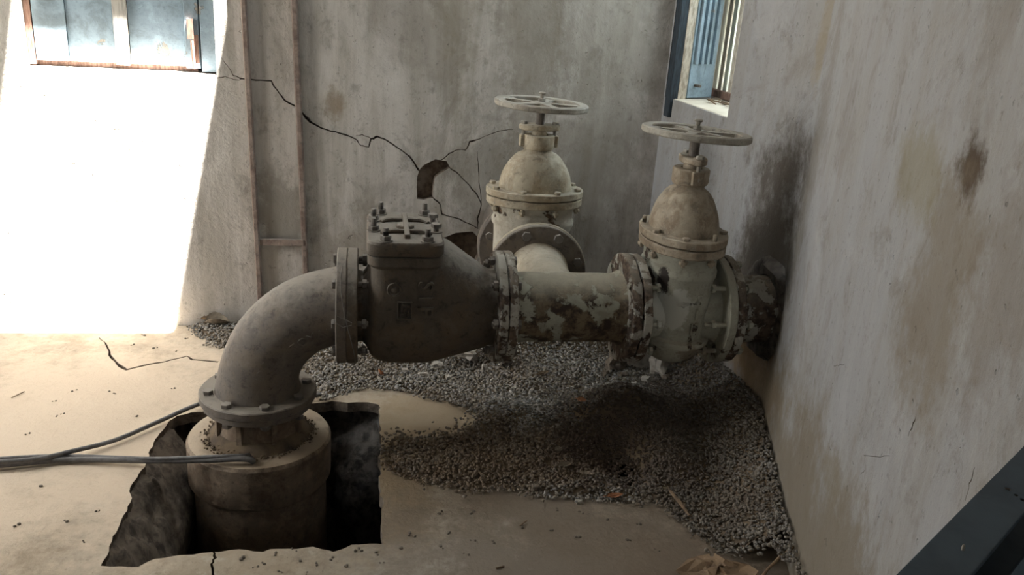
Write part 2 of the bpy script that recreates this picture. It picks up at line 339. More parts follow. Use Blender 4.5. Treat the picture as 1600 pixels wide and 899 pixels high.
# right window opening
W2a, W2b, S2 = 2.845, 3.40, .978
def ss(a, b, x): t_ = max(0, min(1, (x-a)/(b-a))); return t_*t_*(3-2*t_)
def TR(o_=RC, d_=RD, n_=RNn): return Matrix(((d_.x, n_.x, 0, o_.x), (d_.y, n_.y, 0, o_.y), (0, 0, 1, 0), (0, 0, 0, 1)))
T2 = TR()                                          # local x from the room corner towards the camera, y outwards, z up
mm = MB(); mm.prism([(.05, -.05), (.60, -.05), (.60, .4), (-.30, .4)], S2, 1.95, T2); bool_cut(wall_right, [mm.build('cutter', M['right'], smooth=0)])
pr = lambda x, y: onplane(x, y, RK, NN)
def crackr(px, ws, dep=.015): return cutprism(ribbon([pr(*q) for q in px], [w_/1000 for w_ in ws], NN), NN, -.02, dep)
bool_cut(wall_fr, [crackr([(1431, 650), (1427, 662), (1419, 682)], [.6, 4, .6]), crackr([(1523, 731), (1518, 747), (1513, 762), (1508, 783)], [1, 2.2, 1.6, .5]),
                   crackr([(1350, 712), (1368, 713), (1390, 712), (1391, 700)], [.5, 1, .8, .4]), crackr([(1303, 572), (1310, 571), (1319, 570)], [.4, 1.2, .4]), crackr([(1345, 742), (1351, 735)], [.5, 1.2])])
bool_cut(wall_left, [cutbox((-2.5, 2.35, 1.05), (.6, .8, 2.1))])
bool_cut(wall_front, [cutbox((-.9, -1.7, 1.75), (.6, .6, .7))])
hx = lambda z: z*.21
bool_cut(ceiling, [cutbox((-.485, 3.3, Zc+.05), (.71, .74, .4))])
# roof gap framed by a rafter
tag(MB().box((-.6, 2.86, Zc-.04), (3.4, .06, .08)).build('trim_1', M['rustwood'], smooth=0), kind='structure')
# door frame out of sight on the left
m = MB(); [m.box((-2.42, y, 1.05), (.1, .07, 2.1)) for y in (1.98, 2.72)]; m.box((-2.42, 2.35, 2.08), (.1, .8, .06))
tag(m.build('door_1', M['darkwood'], smooth=0), kind='structure')
m = MB(); [m.box((-.9+dx, -1.66, 1.75), (.05, .08, .7)) for dx in (-.275, 0, .275)]; m.box((-.9, -1.66, 1.425), (.6, .08, .05))
tag(m.build('added_window', M['darkwood'], smooth=0), kind='structure')  # unseen front opening, added and sized for the fill light it lets in
# outside
tag(MB().box((0, 1, -1.0), (16, 16, .1)).build('outside_ground', M['ground'], smooth=0), kind='structure')
tag(MB().box((3.1, 4.5, .9), (.2, 6.5, 3.6)).build('outside_wall', M['outer'], smooth=0), kind='structure')
# ------------------------------------------------------------------ floor with the pit
outer = [(-2.4, -1.6), (.57, -1.6), (.57, 0), (KX, KY), (1.21, 3.45), (-2.4, BY(-2.4))]
px_pit = [(300, 645), (280, 651), (264, 658), (255, 672), (240, 692), (232, 712), (222, 735), (203, 762), (205, 780), (192, 812), (178, 840), (160, 884),
          (215, 886), (240, 874), (285, 868), (330, 864), (372, 860), (410, 861), (450, 858), (490, 855), (523, 862), (548, 853), (575, 850), (598, 850), (596, 800), (594, 740), (595, 690), (594, 655), (592, 634), (575, 628), (545, 629), (520, 627), (495, 630), (440, 632), (380, 638)]
pit = [onz(x, y) for x, y in px_pit]
fine = []
for i in range(len(pit)):
    a, b = pit[i], pit[(i+1) % len(pit)]; n_ = max(1, int((b-a).length/.018))
    for k in range(n_):
        p = a.lerp(b, k/n_); fine.append((p.x+.006*noise.noise(p*30)+(random.uniform(-.0035, .0035)), p.y+.006*noise.noise(p*30+V(5, 5, 5))+(random.uniform(-.0035, .0035))))
bm = bmesh.new()
def loop(pts):
    vs = [bm.verts.new((x, y, 0)) for x, y in pts]
    return [bm.edges.new((vs[i], vs[(i+1) % len(vs)])) for i in range(len(vs))]
bmesh.ops.triangle_fill(bm, use_beauty=True, edges=loop(outer)+loop(fine))
bmesh.ops.recalc_face_normals(bm, faces=bm.faces)
if sum(f.normal.z for f in bm.faces) < 0: bmesh.ops.reverse_faces(bm, faces=bm.faces)
ex = bmesh.ops.extrude_face_region(bm, geom=list(bm.faces))
bmesh.ops.translate(bm, verts=[v for v in ex['geom'] if isinstance(v, bmesh.types.BMVert)], vec=(0, 0, -.035))
bmesh.ops.recalc_face_normals(bm, faces=bm.faces)
me = D.meshes.new('floor'); bm.to_mesh(me); bm.free(); me.materials.append(M['floor']); me.materials.append(M['broken'])
for p in me.polygons:
    if abs(p.normal.z) < .5: p.material_index = 1
floor = tag(D.objects.new('floor', me), kind='structure'); C.objects.link(floor)
def crackf(px, ws): return cutprism(ribbon([onz(*q) for q in px], [w_/1000 for w_ in ws], V(0, 0, 1)), V(0, 0, -1), -.02, .035)
bool_cut(floor, [crackf([(155, 528), (166, 538), (172, 555), (184, 570), (198, 578), (225, 571), (255, 566), (292, 557), (300, 562), (341, 566)], [2, 5, 8, 11, 14, 12, 9, 6, 9, 8]),
                 crackf([(333, 862), (336, 872), (330, 882), (335, 905)], [5, 8, 5, 6])])
# pit walls: rough rows below the slab
bm = bmesh.new(); rows = []
cx_ = sum(p[0] for p in fine)/len(fine); cy_ = sum(p[1] for p in fine)/len(fine)
inner_n = len(fine)
for k, z in enumerate([-.02, -.05, -.075, -.10, -.125, -.15, -.175, -.20, -.23, -.26, -.30, -.34, -.38, -.43, -.49, -.56, -.66, -.78]):
    row = []
    for (x, y) in fine:
        # ledge on the left side
        led = .11*min(1, max(0, -z/.16)) if x < -.50 and y < 2.55 else 0
        out = -.012-.02*(k > 0)
        px_, py_ = x-cx_, y-cy_; L_ = math.hypot(px_, py_)
        q = V(x, y, z); d = noise.noise(q*9)*.06+abs(noise.noise(q*24))*.05+noise.noise(q*60)*.012
        f_ = (L_-out+.02+ (d+.02 if k > 1 else 0))/L_
        ledy = -.75*min(.30, -z)*ss(-.2, -.05, x) if y > 2.5 and k > 1 else 0
        row.append(bm.verts.new((cx_+px_*f_+led, cy_+py_*f_+ledy, z+d*.3*(k > 0))))
    rows.append(row)
for a, b in zip(rows, rows[1:]):
    for j in range(inner_n): bm.faces.new((a[j], a[(j+1) % inner_n], b[(j+1) % inner_n], b[j]))
bm.faces.new(rows[-1])
bmesh.ops.recalc_face_normals(bm, faces=bm.faces)
me = D.meshes.new('floor_pit'); bm.to_mesh(me); bm.free(); me.materials.append(M['earth'])
po = tag(D.objects.new('floor_pit', me), kind='structure'); C.objects.link(po)
for p in me.polygons: p.use_smooth = True
# crumbled cement ledge down the pit's left side
m = MB(); L = []
lp = [onz(x, y) for x, y in [(262, 660), (240, 694), (222, 736), (204, 770), (192, 812), (178, 842), (166, 882)]]
pts = []
for i in range(len(lp)-1):
    for k in range(9): pts.append(lp[i].lerp(lp[i+1], k/9))
for p in pts:
    row = []
    for j in range(14):
        t_ = j/13; q = V(p.x-.005+.115*t_**1.1, p.y-.01*t_, -.012-.09*t_-.10*t_**3)
        row.append(tuple(q+V(0, 0, 1)*(noise.noise(q*22)*.03+noise.noise(q*60)*.014)*min(1, t_*4)))
    row += [(p.x+.10, p.y, -.3), (p.x-.05, p.y, -.3)]; L.append(row)
m.loft(L); tag(m.build('floor_ledge', M['broken'], smooth=60), kind='structure')
# ------------------------------------------------------------------ window 1 (blue shutter, back wall)
w1 = thing('window_1', None, None, kind='structure'); w1.matrix_world = T1
def part(mb, name, mat, parent, **k): return mb.build(name, mat, parent, **k)
xa, xb = W1x0/k1, W1x1/k1
part(MB().box(((xa+xb)/2, .16, 1.32), (xb-xa, .02, .70)), 'backing_board', M['darkwood'], w1, smooth=0)
part(MB().box((xb-.028, .075, 1.32), (.052, .06, .66)), 'frame_post', M['bluewood'], w1, smooth=0, bevel=.002)
part(MB().box((xa+.012, .085, 1.32), (.022, .05, .66)), 'frame_post', M['rustwood'], w1, smooth=0, bevel=.002)
lv = xb-.058
for i, (a, b, yy) in enumerate(((xa+.026, xa+.13, .070), (xa+.132, xa+.285, .078), (xa+.335, lv-.052, .082))):
    part(MB().box(((a+b)/2, yy, 1.325), (b-a, .018, .64)), 'shutter_board', M['bluewood'], w1, smooth=0, bevel=.0015)
part(MB().box((xa+.31, .066, 1.32), (.046, .022, .64)), 'batten', M['greywood'], w1, smooth=0, bevel=.002)
part(MB().box((lv-.026, .066, 1.32), (.05, .024, .64)), 'shutter_stile', M['bluewood'], w1, smooth=0, bevel=.002)
part(MB().box(((xa+lv)/2, .096, SILL+.012), (lv-xa-.03, .010, .030)), 'shutter_bottom_rail', M['rustwood'], w1, smooth=0)
m = MB(); m.box((lv-.03, .048, 1.14), (.022, .012, .07)); m.tube([(lv-.026, .042, 1.10), (lv-.024, .038, 1.05), (lv-.022, .04, 1.0)], .006, 8); m.box((lv-.012, .05, 1.07), (.016, .01, .10))
part(m, 'rusty_bolt', M['rustwood'], w1, smooth=30)
# ------------------------------------------------------------------ window 2 (right wall)
w2 = thing('window_2', None, None, kind='structure'); w2.matrix_world = T2
# local x: .05 (corner side jamb) .. .60 ; y outward ; z up
part(MB().box((.077, .012, 1.43), (.05, .055, 1.05)), 'window_frame', M['darkwood'], w2, smooth=0, bevel=.003)
part(MB().box((.098, .035, 1.47), (.014, .035, .98)), 'frame_edge', M['creamwood'], w2, smooth=0, bevel=.002, rough=None)
# lower left block and leaf swung outwards
TL = Matrix.Translation(V(.085, .045, 0)) @ Matrix.Rotation(R(118), 4, 'Z')
leaf = part(MB().box((.085, -.01, 1.45), (.16, .02, .93), TL), 'window_leaf', M['bluewood'], w2, smooth=0, bevel=.002)
for xx in (.025, .06, .095, .13): part(MB().box((xx, -.026, 1.52), (.016, .014, .80), TL), 'leaf_slat', M['pale'] if xx in (.03, .14) else M['bluewood'], w2, smooth=0, bevel=.002)
part(MB().tube([(.045, -.02, 1.035), (.045, -.05, 1.035)], .006, 8, TL), 'leaf_stay', M['bolt'], w2)
part(MB().box((-.135, .245, 1.47), (.05, .05, .98)), 'jamb_post', M['rustwood'], w2, smooth=0, bevel=.004)
part(MB().box((.25, .245, 1.0), (.72, .045, .03)), 'grille_rail', M['rustwood'], w2, smooth=0, bevel=.003)
for i in range(14): part(MB().box((-.09+.048*i, .245, 1.46), (.034, .012, .90)), 'grille_bar', M['pale'] if i % 2 else M['creamwood'], w2, smooth=0, bevel=.002)
part(MB().box((.325, .13, S2-.006), (.545, .252, .018)), 'window_sill', M['outer'], w2, smooth=0, bevel=.004)
m = MB()
for k in range(14):
    p = V(random.uniform(.15, .5), random.uniform(.12, .22), S2+.008); m.tube([p, p+V(random.uniform(-.05, .05), random.uniform(-.02, .02), .006), p+V(random.uniform(-.09, .09), random.uniform(-.03, .03), .002)], .0028, 5)
tag(m.build('twig_litter', M['stick'], None, smooth=40), 'brown twigs and dry litter strewn on the sill of the side window', 'twigs', kind='stuff').matrix_world = T2
# ------------------------------------------------------------------ wall rails
lad = thing('wall_ladder', 'rusty vertical rails with a low cross bar standing against the cracked back wall', 'ladder', (0, 0, 0))
def yb(x): return BY(x)-.016
for (x0, x1, wd) in ((-.447, -.424, .022), (-.272, -.243, .024)):
    m = MB(); L = []
    for k in range(30):
        t_ = k/29; z = 2.85*t_; x = x1+(x0-x1)*(z-.16)/1.1; a = wd/2*(1+.12*noise.noise(V(x, 0, z*9)))
        L.append([(x-a, yb(x), z), (x-a*.6, yb(x)-.012, z), (x+a*.5, yb(x)-.012, z), (x+a, yb(x), z), (x+a*.6, yb(x)+.014, z), (x-a*.6, yb(x)+.014, z)])
    m.loft(L); m.build('rail', M['rail'], lad, smooth=50)
m = MB(); m.box((-.335, yb(-.335)-.004, .352), (.17, .012, .026)); m.build('cross_bar', M['rail'], lad, smooth=0, bevel=.002)
for z in (1.45, 2.4): MB().box((-.345, yb(-.335)-.004, z), (.17, .012, .026)).build('cross_bar', M['rail'], lad, smooth=0, bevel=.002)
# ------------------------------------------------------------------ pipe fittings
_bolts = {}
def hexp(r, z0, z1, cham=.0015):
    L = []
    for rr, z in ((r-cham, z0), (r, z0+cham), (r, z1-cham), (r-cham, z1)): L.append([(rr*math.cos(PI/3*j), rr*math.sin(PI/3*j), z) for j in range(6)])
    return L
def bolt_mesh(L1, L2, r, head, nut, mat):           # head on +z side at L1, nut on -z side at -L2
    key = (round(L1, 3), round(L2, 3), r, head, nut, mat.name)
    if key in _bolts: return _bolts[key]
    m = MB(); sh = r*.52
    m.lathe([(sh, -L2-.018 if nut else -L2), (sh, L1+(.012 if not head else 0))], seg=10)
    if head: m.loft(hexp(r, L1, L1+r*.75))
    else: m.loft(hexp(r, L1-r*.8, L1)); m.lathe([(sh, L1-.001), (sh, L1+.018), (sh*.8, L1+.021)], seg=10)
    if nut: m.loft(hexp(r, -L2-r*.9, -L2))
    o = m.build('bolt', mat, smooth=30); me = o.data; D.objects.remove(o); _bolts[key] = me; return me
def bolt(parent, p, d, L1, L2, r=.015, head=True, nut=True, mat=None, name='bolt'):
    o = D.objects.new(name, bolt_mesh(L1, L2, r, head, nut, mat or M['bolt'])); C.objects.link(o)
    o.parent = parent; o.matrix_basis = AX(p, d, random.uniform(0, 1)); return o
def bolt_ring(parent, c, d, n, rb, off, L1, L2, r=.015, head=True, nut=True, mat=None, skip=()):
    T = AX((0, 0, 0), d)
    for k in range(n):
        if k in skip: continue
        a = R(off)+2*PI*k/n; p = Vector(c)
        if abs(d[2]) > .9: u_, v_ = V(1, 0, 0), V(0, 1, 0)
        elif abs(d[0]) > .9: u_, v_ = V(0, 1, 0), V(0, 0, 1)
        else: u_, v_ = V(1, 0, 0), V(0, 0, 1)
        bolt(parent, p+u_*rb*math.cos(a)+v_*rb*math.sin(a), d, L1, L2, r, head, nut, mat)
def flange_prof(r0, r, z0, z1, c=.003): return [(r0, z0), (r-c, z0), (r, z0+c), (r, z1-c), (r-c, z1), (r0, z1)]
def flange(parent, c, d, th, mat, r=.17, r0=.10, rough=None, name='flange', th0=0):
    m = MB(); n_ = 72
    prof = [(r0, th0), (r*.62, th0), (r*.8, th0), (r-.003, th0), (r, th0+.003), (r, th0+th/2), (r, th0+th-.003), (r-.003, th0+th), (r*.8, th0+th), (r*.62, th0+th), (r0, th0+th)]
    m.lathe(prof, AX(c, d), n_, close=True); return m.build(name, mat, parent, smooth=40, rough=rough)
def letters(parent, txt, T, size, depth, mat, name='raised_lettering'):
    cu = D.curves.new('txt', 'FONT'); cu.body = txt; cu.size = size; cu.extrude = depth; cu.align_x = 'CENTER'; cu.align_y = 'CENTER'; cu.resolution_u = 3; cu.offset = size*.012
    o = D.objects.new('txt', cu); C.objects.link(o); dg = bpy.context.evaluated_depsgraph_get(); dg.update()
    me = D.meshes.new_from_object(o.evaluated_get(dg)); D.objects.remove(o); me.name = name
    me.transform(T); me.materials.clear(); me.materials.append(mat)
    q = D.objects.new(name, me); C.objects.link(q); q.parent = parent; return q
PX, PY, PZ = -.3186, 2.377, .443                     # riser axis, pipe run line
RB = .267; CXe = PX+RB; X1, X2, X3, X4 = -.052, .404, .788, 1.093
# --- casing
cas = thing('well_casing', 'wide rusty steel well casing with thick collar standing in the open pit', 'well casing', (PX, PY, -.75))
zz = .75
m = MB(); m.lathe([(.115, zz-.12), (.205, zz-.12), (.212, zz-.108), (.213, zz-.05), (.2125, zz+.012), (.206, zz+.022), (.197, zz+.025), (.15, zz+.026), (.115, zz+.026)], None, 96, close=True)
col = m.build('collar', M['casing'], cas, smooth=0, rough=(.0012, 14))
cut = MB().lathe([(.020, .6), (.020, .9)], Matrix.Translation((.014, -.172, 0)), 20).build('cutter', M['earth'], smooth=0)
bool_cut(col, [cut])
for p in col.data.polygons: p.use_smooth = True
col.data.set_sharp_from_angle(angle=R(30))
MB().lathe([(.196, 0.0), (.198, zz-.3), (.196, zz-.119), (.15, zz-.119), (.15, 0)], None, 72, close=True).build('casing_pipe', M['casing'], cas, rough=(.0015, 10))
# --- riser neck
ris = thing('riser_pipe', 'short dirt-caked riser flange rising from the well casing collar under the elbow', 'pipe', (PX, PY, .02))
m = MB(); m.lathe([(.085, -.05), (.128, .0), (.122, .035), (.112, .075), (.108, .104)], None, 48)
for k in range(8):
    a = 2*PI*k/8+.45; T = Matrix.Rotation(a, 4, 'Z'); m.box((.119, 0, .06), (.022, .016, .09), T)
m.build('riser_neck', M['casing'], ris, rough=(.003, 25), smooth=45)
flange(ris, (0, 0, .106), (0, 0, 1), .022, M['elbow'], .158)
# dirt ring
m = MB()
for k in range(1500):
    a = random.uniform(0, 2*PI); rr = random.gauss(.139, .013); s_ = random.uniform(.0018, .0055)
    if rr > .19 or rr < .115: continue
    T = Matrix.Translation((PX+rr*math.cos(a), PY+rr*math.sin(a), .028+max(0, .02-(rr-.125)*.7)*random.random())) @ Matrix.Rotation(random.random()*6, 4, V(random.random(), random.random(), 1)) @ Matrix.Scale(s_, 4)
    m.add([(1, 0, 0), (-1, .2, 0), (0, 1, .1), (.1, -1, 0), (0, 0, .9), (0, .1, -.8)], [(0, 2, 4), (2, 1, 4), (1, 3, 4), (3, 0, 4), (2, 0, 5), (1, 2, 5), (3, 1, 5), (0, 3, 5)], T)
m.lathe([(.118, .028), (.152, .027), (.146, .034), (.135, .044), (.120, .056), (.112, .05)], Matrix.Translation((PX, PY, 0)), 60, close=True)
tag(m.build('caked_dirt', M['mound'], None, smooth=0), 'brown crumbs of dirt caked on the casing collar around the riser', 'dirt', kind='stuff')
# --- elbow
elb = thing('pipe_elbow', 'dusty grey-brown cast iron ninety degree elbow rising from the well casing', 'pipe elbow', (PX, PY, .15))
oz = .15
m = MB(); pts = []; rad = []
for z in (.158, .170): pts.append((0, 0, z-oz)); rad.append(.126)
for k in range(1, 28):
    a = PI/2*k/28; pts.append((RB-RB*math.cos(a), 0, .176+RB*math.sin(a)-oz)); e = min(k, 28-k); rad.append(.1125+.011*math.exp(-e/1.6)+.004*math.exp(-k/9.))
for dx in (.004, -.02): pass
pts.append((RB-.02, 0, PZ-oz)); rad.append(.122)
pts = [Vector(p) for p in pts]; m.tube(pts, rad, 56); m.build('elbow_tube', M['elbow'], elb, smooth=60, rough=(.0010, 14))
flange(elb, (0, 0, 0), (0, 0, 1), .026, M['elbow'], rough=(.0008, 20))
flange(elb, (X1-.034-PX, 0, PZ-oz), (1, 0, 0), .030, M['elbow'], rough=(.0006, 20))
bolt_ring(elb, (0, 0, 0), (0, 0, 1), 8, .143, 14, .026, .024, .0155, skip=())
bolt_ring(elb, (X1-.034-PX, 0, PZ-oz), (-1, 0, 0), 8, .145, 0, .0, .072, .0145)
def elbow_letter(ch, phi, size, rho=.233):
    a = R(phi); q = V(-math.cos(a), 0, math.sin(a)); tn = V(math.sin(a), 0, math.cos(a)); off = rho-RB
    yy = -math.sqrt(.1135**2-off**2); c = V(CXe-PX, 0, .176-oz)+q*rho+V(0, yy, 0)
    n_ = (V(0, yy, 0)+q*off).normalized(); upv = (q-n_*q.dot(n_)).normalized(); xv = upv.cross(n_)
    T = Matrix(((xv.x, upv.x, n_.x, c.x), (xv.y, upv.y, n_.y, c.y), (xv.z, upv.z, n_.z, c.z), (0, 0, 0, 1)))
    letters(elb, ch, T, size, .003, M['elbow'])
for i, ch in enumerate('TOMAN'): elbow_letter(ch, 50+i*7.0, .034)
for i, ch in enumerate('INDC'): elbow_letter(ch, 10+i*6, .028, .262)
# wire twisted round flange one
m = MB(); c0 = V(X1, PY, PZ)
ringp = [c0+V(.0+.02*math.sin(a*2), .173*math.cos(a), .173*math.sin(a)) for a in np.linspace(R(120), R(262), 30)]
m.tube(ringp, .0013, 6); m.tube([ringp[12]+V(-.03, -.004, .01), ringp[12]+V(-.01, -.008, .0), ringp[12]+V(.012, -.005, .006)], .0013, 6); m.tube([ringp[10]+V(-.02, -.006, .002), ringp[11]+V(.016, -.008, -.002)], .0013, 6)
tag(m.build('binding_wire', M['bolt'], None), 'thin wire twisted round the flange between elbow and check valve', 'wire')
# --- check valve
chk = thing('check_valve', 'dark cast iron check valve with bolted square cover between elbow and tee', 'check valve', (.10, PY, .28))
O = V(.10, PY, .28)
def sell(x, zc, hz, hy, e=2.6, n_=48, zs=None):
    out = []
    for j in range(n_):
        a = 2*PI*j/n_; c_, s_ = math.cos(a), math.sin(a)
        out.append((x-O.x, hy*math.copysign(abs(c_)**(2/e), c_), zc-O.z+hz*math.copysign(abs(s_)**(2/e), s_)))
    return out
m = MB()
def sec(x, zt, zb, hy, e): return sell(x, (zt+zb)/2, (zt-zb)/2, hy, e)
m.loft([sec(-.03, .55, .336, .107, 2), sec(-.012, .545, .338, .104, 2), sec(.0, .56, .325, .115, 2.2), sec(.012, .60, .305, .135, 2.6), sec(.028, .622, .296, .146, 3), sec(.06, .63, .289, .150, 3.2), sec(.12, .635, .287, .151, 3.3), sec(.17, .64, .288, .150, 3.3),
        sec(.205, .650, .291, .146, 3.1), sec(.235, .640, .296, .140, 2.8), sec(.27, .618, .302, .132, 2.5), sec(.31, .590, .310, .124, 2.3), sec(.345, .566, .318, .117, 2.1), sec(.36, .558, .325, .113, 2), sec(.385, .56, .325, .113, 2)])
def rrect(x0, x1, y0, y1, r_, z, n_=7):
    out = []
    for cx, cy, a0 in ((x1-r_, y1-r_, 0), (x0+r_, y1-r_, 90), (x0+r_, y0+r_, 180), (x1-r_, y0+r_, 270)):
        for k in range(n_): a = R(a0+90*k/(n_-1)); out.append((cx+r_*math.cos(a), cy+r_*math.sin(a), z))
    return out
m.loft([rrect(-.088, .098, -.150, .150, .04, .20), rrect(-.090, .100, -.152, .152, .04, .325), rrect(-.100, .108, -.164, .164, .036, .338), rrect(-.100, .108, -.164, .164, .036, .363)])
m.build('valve_body', M['check'], chk, smooth=40, rough=(.0012, 16))
m = MB(); z0 = .368
m.loft([rrect(-.100, .106, -.166, .166, .034, z0), rrect(-.103, .109, -.169, .169, .037, z0+.004), rrect(-.103, .109, -.169, .169, .037, z0+.032), rrect(-.098, .104, -.164, .164, .033, z0+.038)])
cov = m.build('valve_cover', M['check'], chk, smooth=40)
m = MB(); zt = z0+.038
m.box((.008, .0, zt+.005), (.016, .24, .014)); m.build('cover_rib', M['check'], cov, smooth=0, bevel=.003)
for yy, sg in ((-.062, -1), (.062, 1)):
    m = MB(); m.tube([(-.062, yy-sg*.014*0-.016, zt+.001), (-.05, yy-.006, zt+.004), (-.03, yy, zt+.005), (.05, yy, zt+.005), (.066, yy-.008, zt+.003), (.074, yy-.018, zt)], .007, 8); m.build('cover_rib', M['check'], cov)
MB().lathe([(.026, zt-.002), (.026, zt+.007), (.023, zt+.010)], Matrix.Translation((.006, 0.0, 0)), 28).build('cover_boss', M['check'], cov)
for i, (x_, y_) in enumerate(((-.062, .142), (.070, .142), (-.084, .062), (.090, .062), (-.084, -.045), (.092, -.045), (-.052, -.145), (.062, -.145))):
    tall = i not in (3, 5)
    b = bolt(chk, (x_, y_, zt+.016), (0, 0, 1), .0 if tall else -.002, .03, .0155, head=not tall, nut=False)
    MB().lathe([(.019, zt), (.019, zt+.003)], Matrix.Translation((x_, y_, 0)), 20).build('washer', M['bolt'], chk)
flange(chk, (X1-.004-O.x, 0, PZ-O.z), (1, 0, 0), .030, M['check'], rough=(.0006, 20))
flange(chk, (X2-.030-O.x, 0, PZ-O.z), (1, 0, 0), .026, M['crust'], rough=(.0020, 22))
fr = -.1525
def on_front(ch, x, z, size, rot=0):
    T = Matrix.Translation((x-O.x, fr, z-O.z)) @ Matrix.Rotation(R(90), 4, 'X') @ Matrix.Rotation(R(rot), 4, 'Z'); letters(chk, ch, T, size, .006, M['check'])
on_front('S', .160, .560, .062, -90); on_front('I', .160, .522, .062, -90); on_front('F', .160, .486, .062, -90)
TF = lambda x, z: Matrix.Translation((x-O.x, fr+.002, z-O.z)) @ Matrix.Rotation(R(90), 4, 'X')
m = MB(); m.lathe([(.014, 0), (.021, 0), (.021, .004), (.019, .006), (.015, .004)], TF(.074, .548), 28, close=True); m.lathe([(.008, 0), (.008, .006), (.005, .008)], TF(.074, .548), 16); m.build('round_emblem', M['check'], chk)
m = MB(); T = TF(.104, .488) @ Matrix.Scale(1.25, 4)
for a in (-1, 1): m.box((a*.0155, 0, .004), (.0025, .040, .008), T); m.box((0, a*.0195, .004), (.033, .0025, .008), T)
m.box((-.006, .006, .003), (.004, .02, .007), T); m.box((.003, .012, .003), (.016, .003, .007), T); m.box((.008, -.006, .003), (.003, .016, .007), T); m.box((-.003, -.008, .003), (.014, .003, .007), T); m.box((-.001, -.002, .003), (.003, .012, .007), T)
m.build('square_emblem', M['check'], chk, smooth=0)
bolt_ring(chk, (X2-.004-O.x, 0, PZ-O.z), (1, 0, 0), 8, .145, 0, .028, .028, .015, mat=M['bolt'])
# --- tee
tee = thing('pipe_tee', 'peeling pale green pipe tee between the check valve and the right gate valve', 'pipe tee', (.58, PY, PZ-.12)); OT = V(.58, PY, PZ-.12)
XB = .571; YF = 2.688
m = MB(); m.lathe([(.118, X2+.02-OT.x), (.110, X2+.032-OT.x)]+[(.1065, X2+.045-OT.x+(X3-X2-.09)*k/14) for k in range(15)]+[(.110, X3-.034-OT.x), (.118, X3-.02-OT.x)], AX((0, 0, .12), (1, 0, 0)), 56)
m.build('run_pipe', M['tee'], tee, rough=(.0016, 18), smooth=60)
m = MB(); m.lathe([(.100, .0), (.098, .10), (.096, .16), (.097, .24), (.102, .28), (.112, YF-PY+.004)], AX((XB-OT.x, 0, .12), (0, 1, 0)), 56)
m.build('branch_pipe', M['valveL'], tee, rough=(.0010, 18), smooth=60)
flange(tee, (X2-OT.x-.002, 0, .12), (1, 0, 0), .026, M['crust'], rough=(.0018, 22))
flange(tee, (X3-.020-OT.x, 0, .12), (1, 0, 0), .030, M['crust'], rough=(.0045, 22), r=.168)
flange(tee, (XB-OT.x, YF-PY, .12), (0, 1, 0), .026, M['elbow'], rough=(.0006, 20))
bolt_ring(tee, (XB-OT.x, YF-PY, .12), (0, -1, 0), 8, .143, 19, .0, .055, .0165)
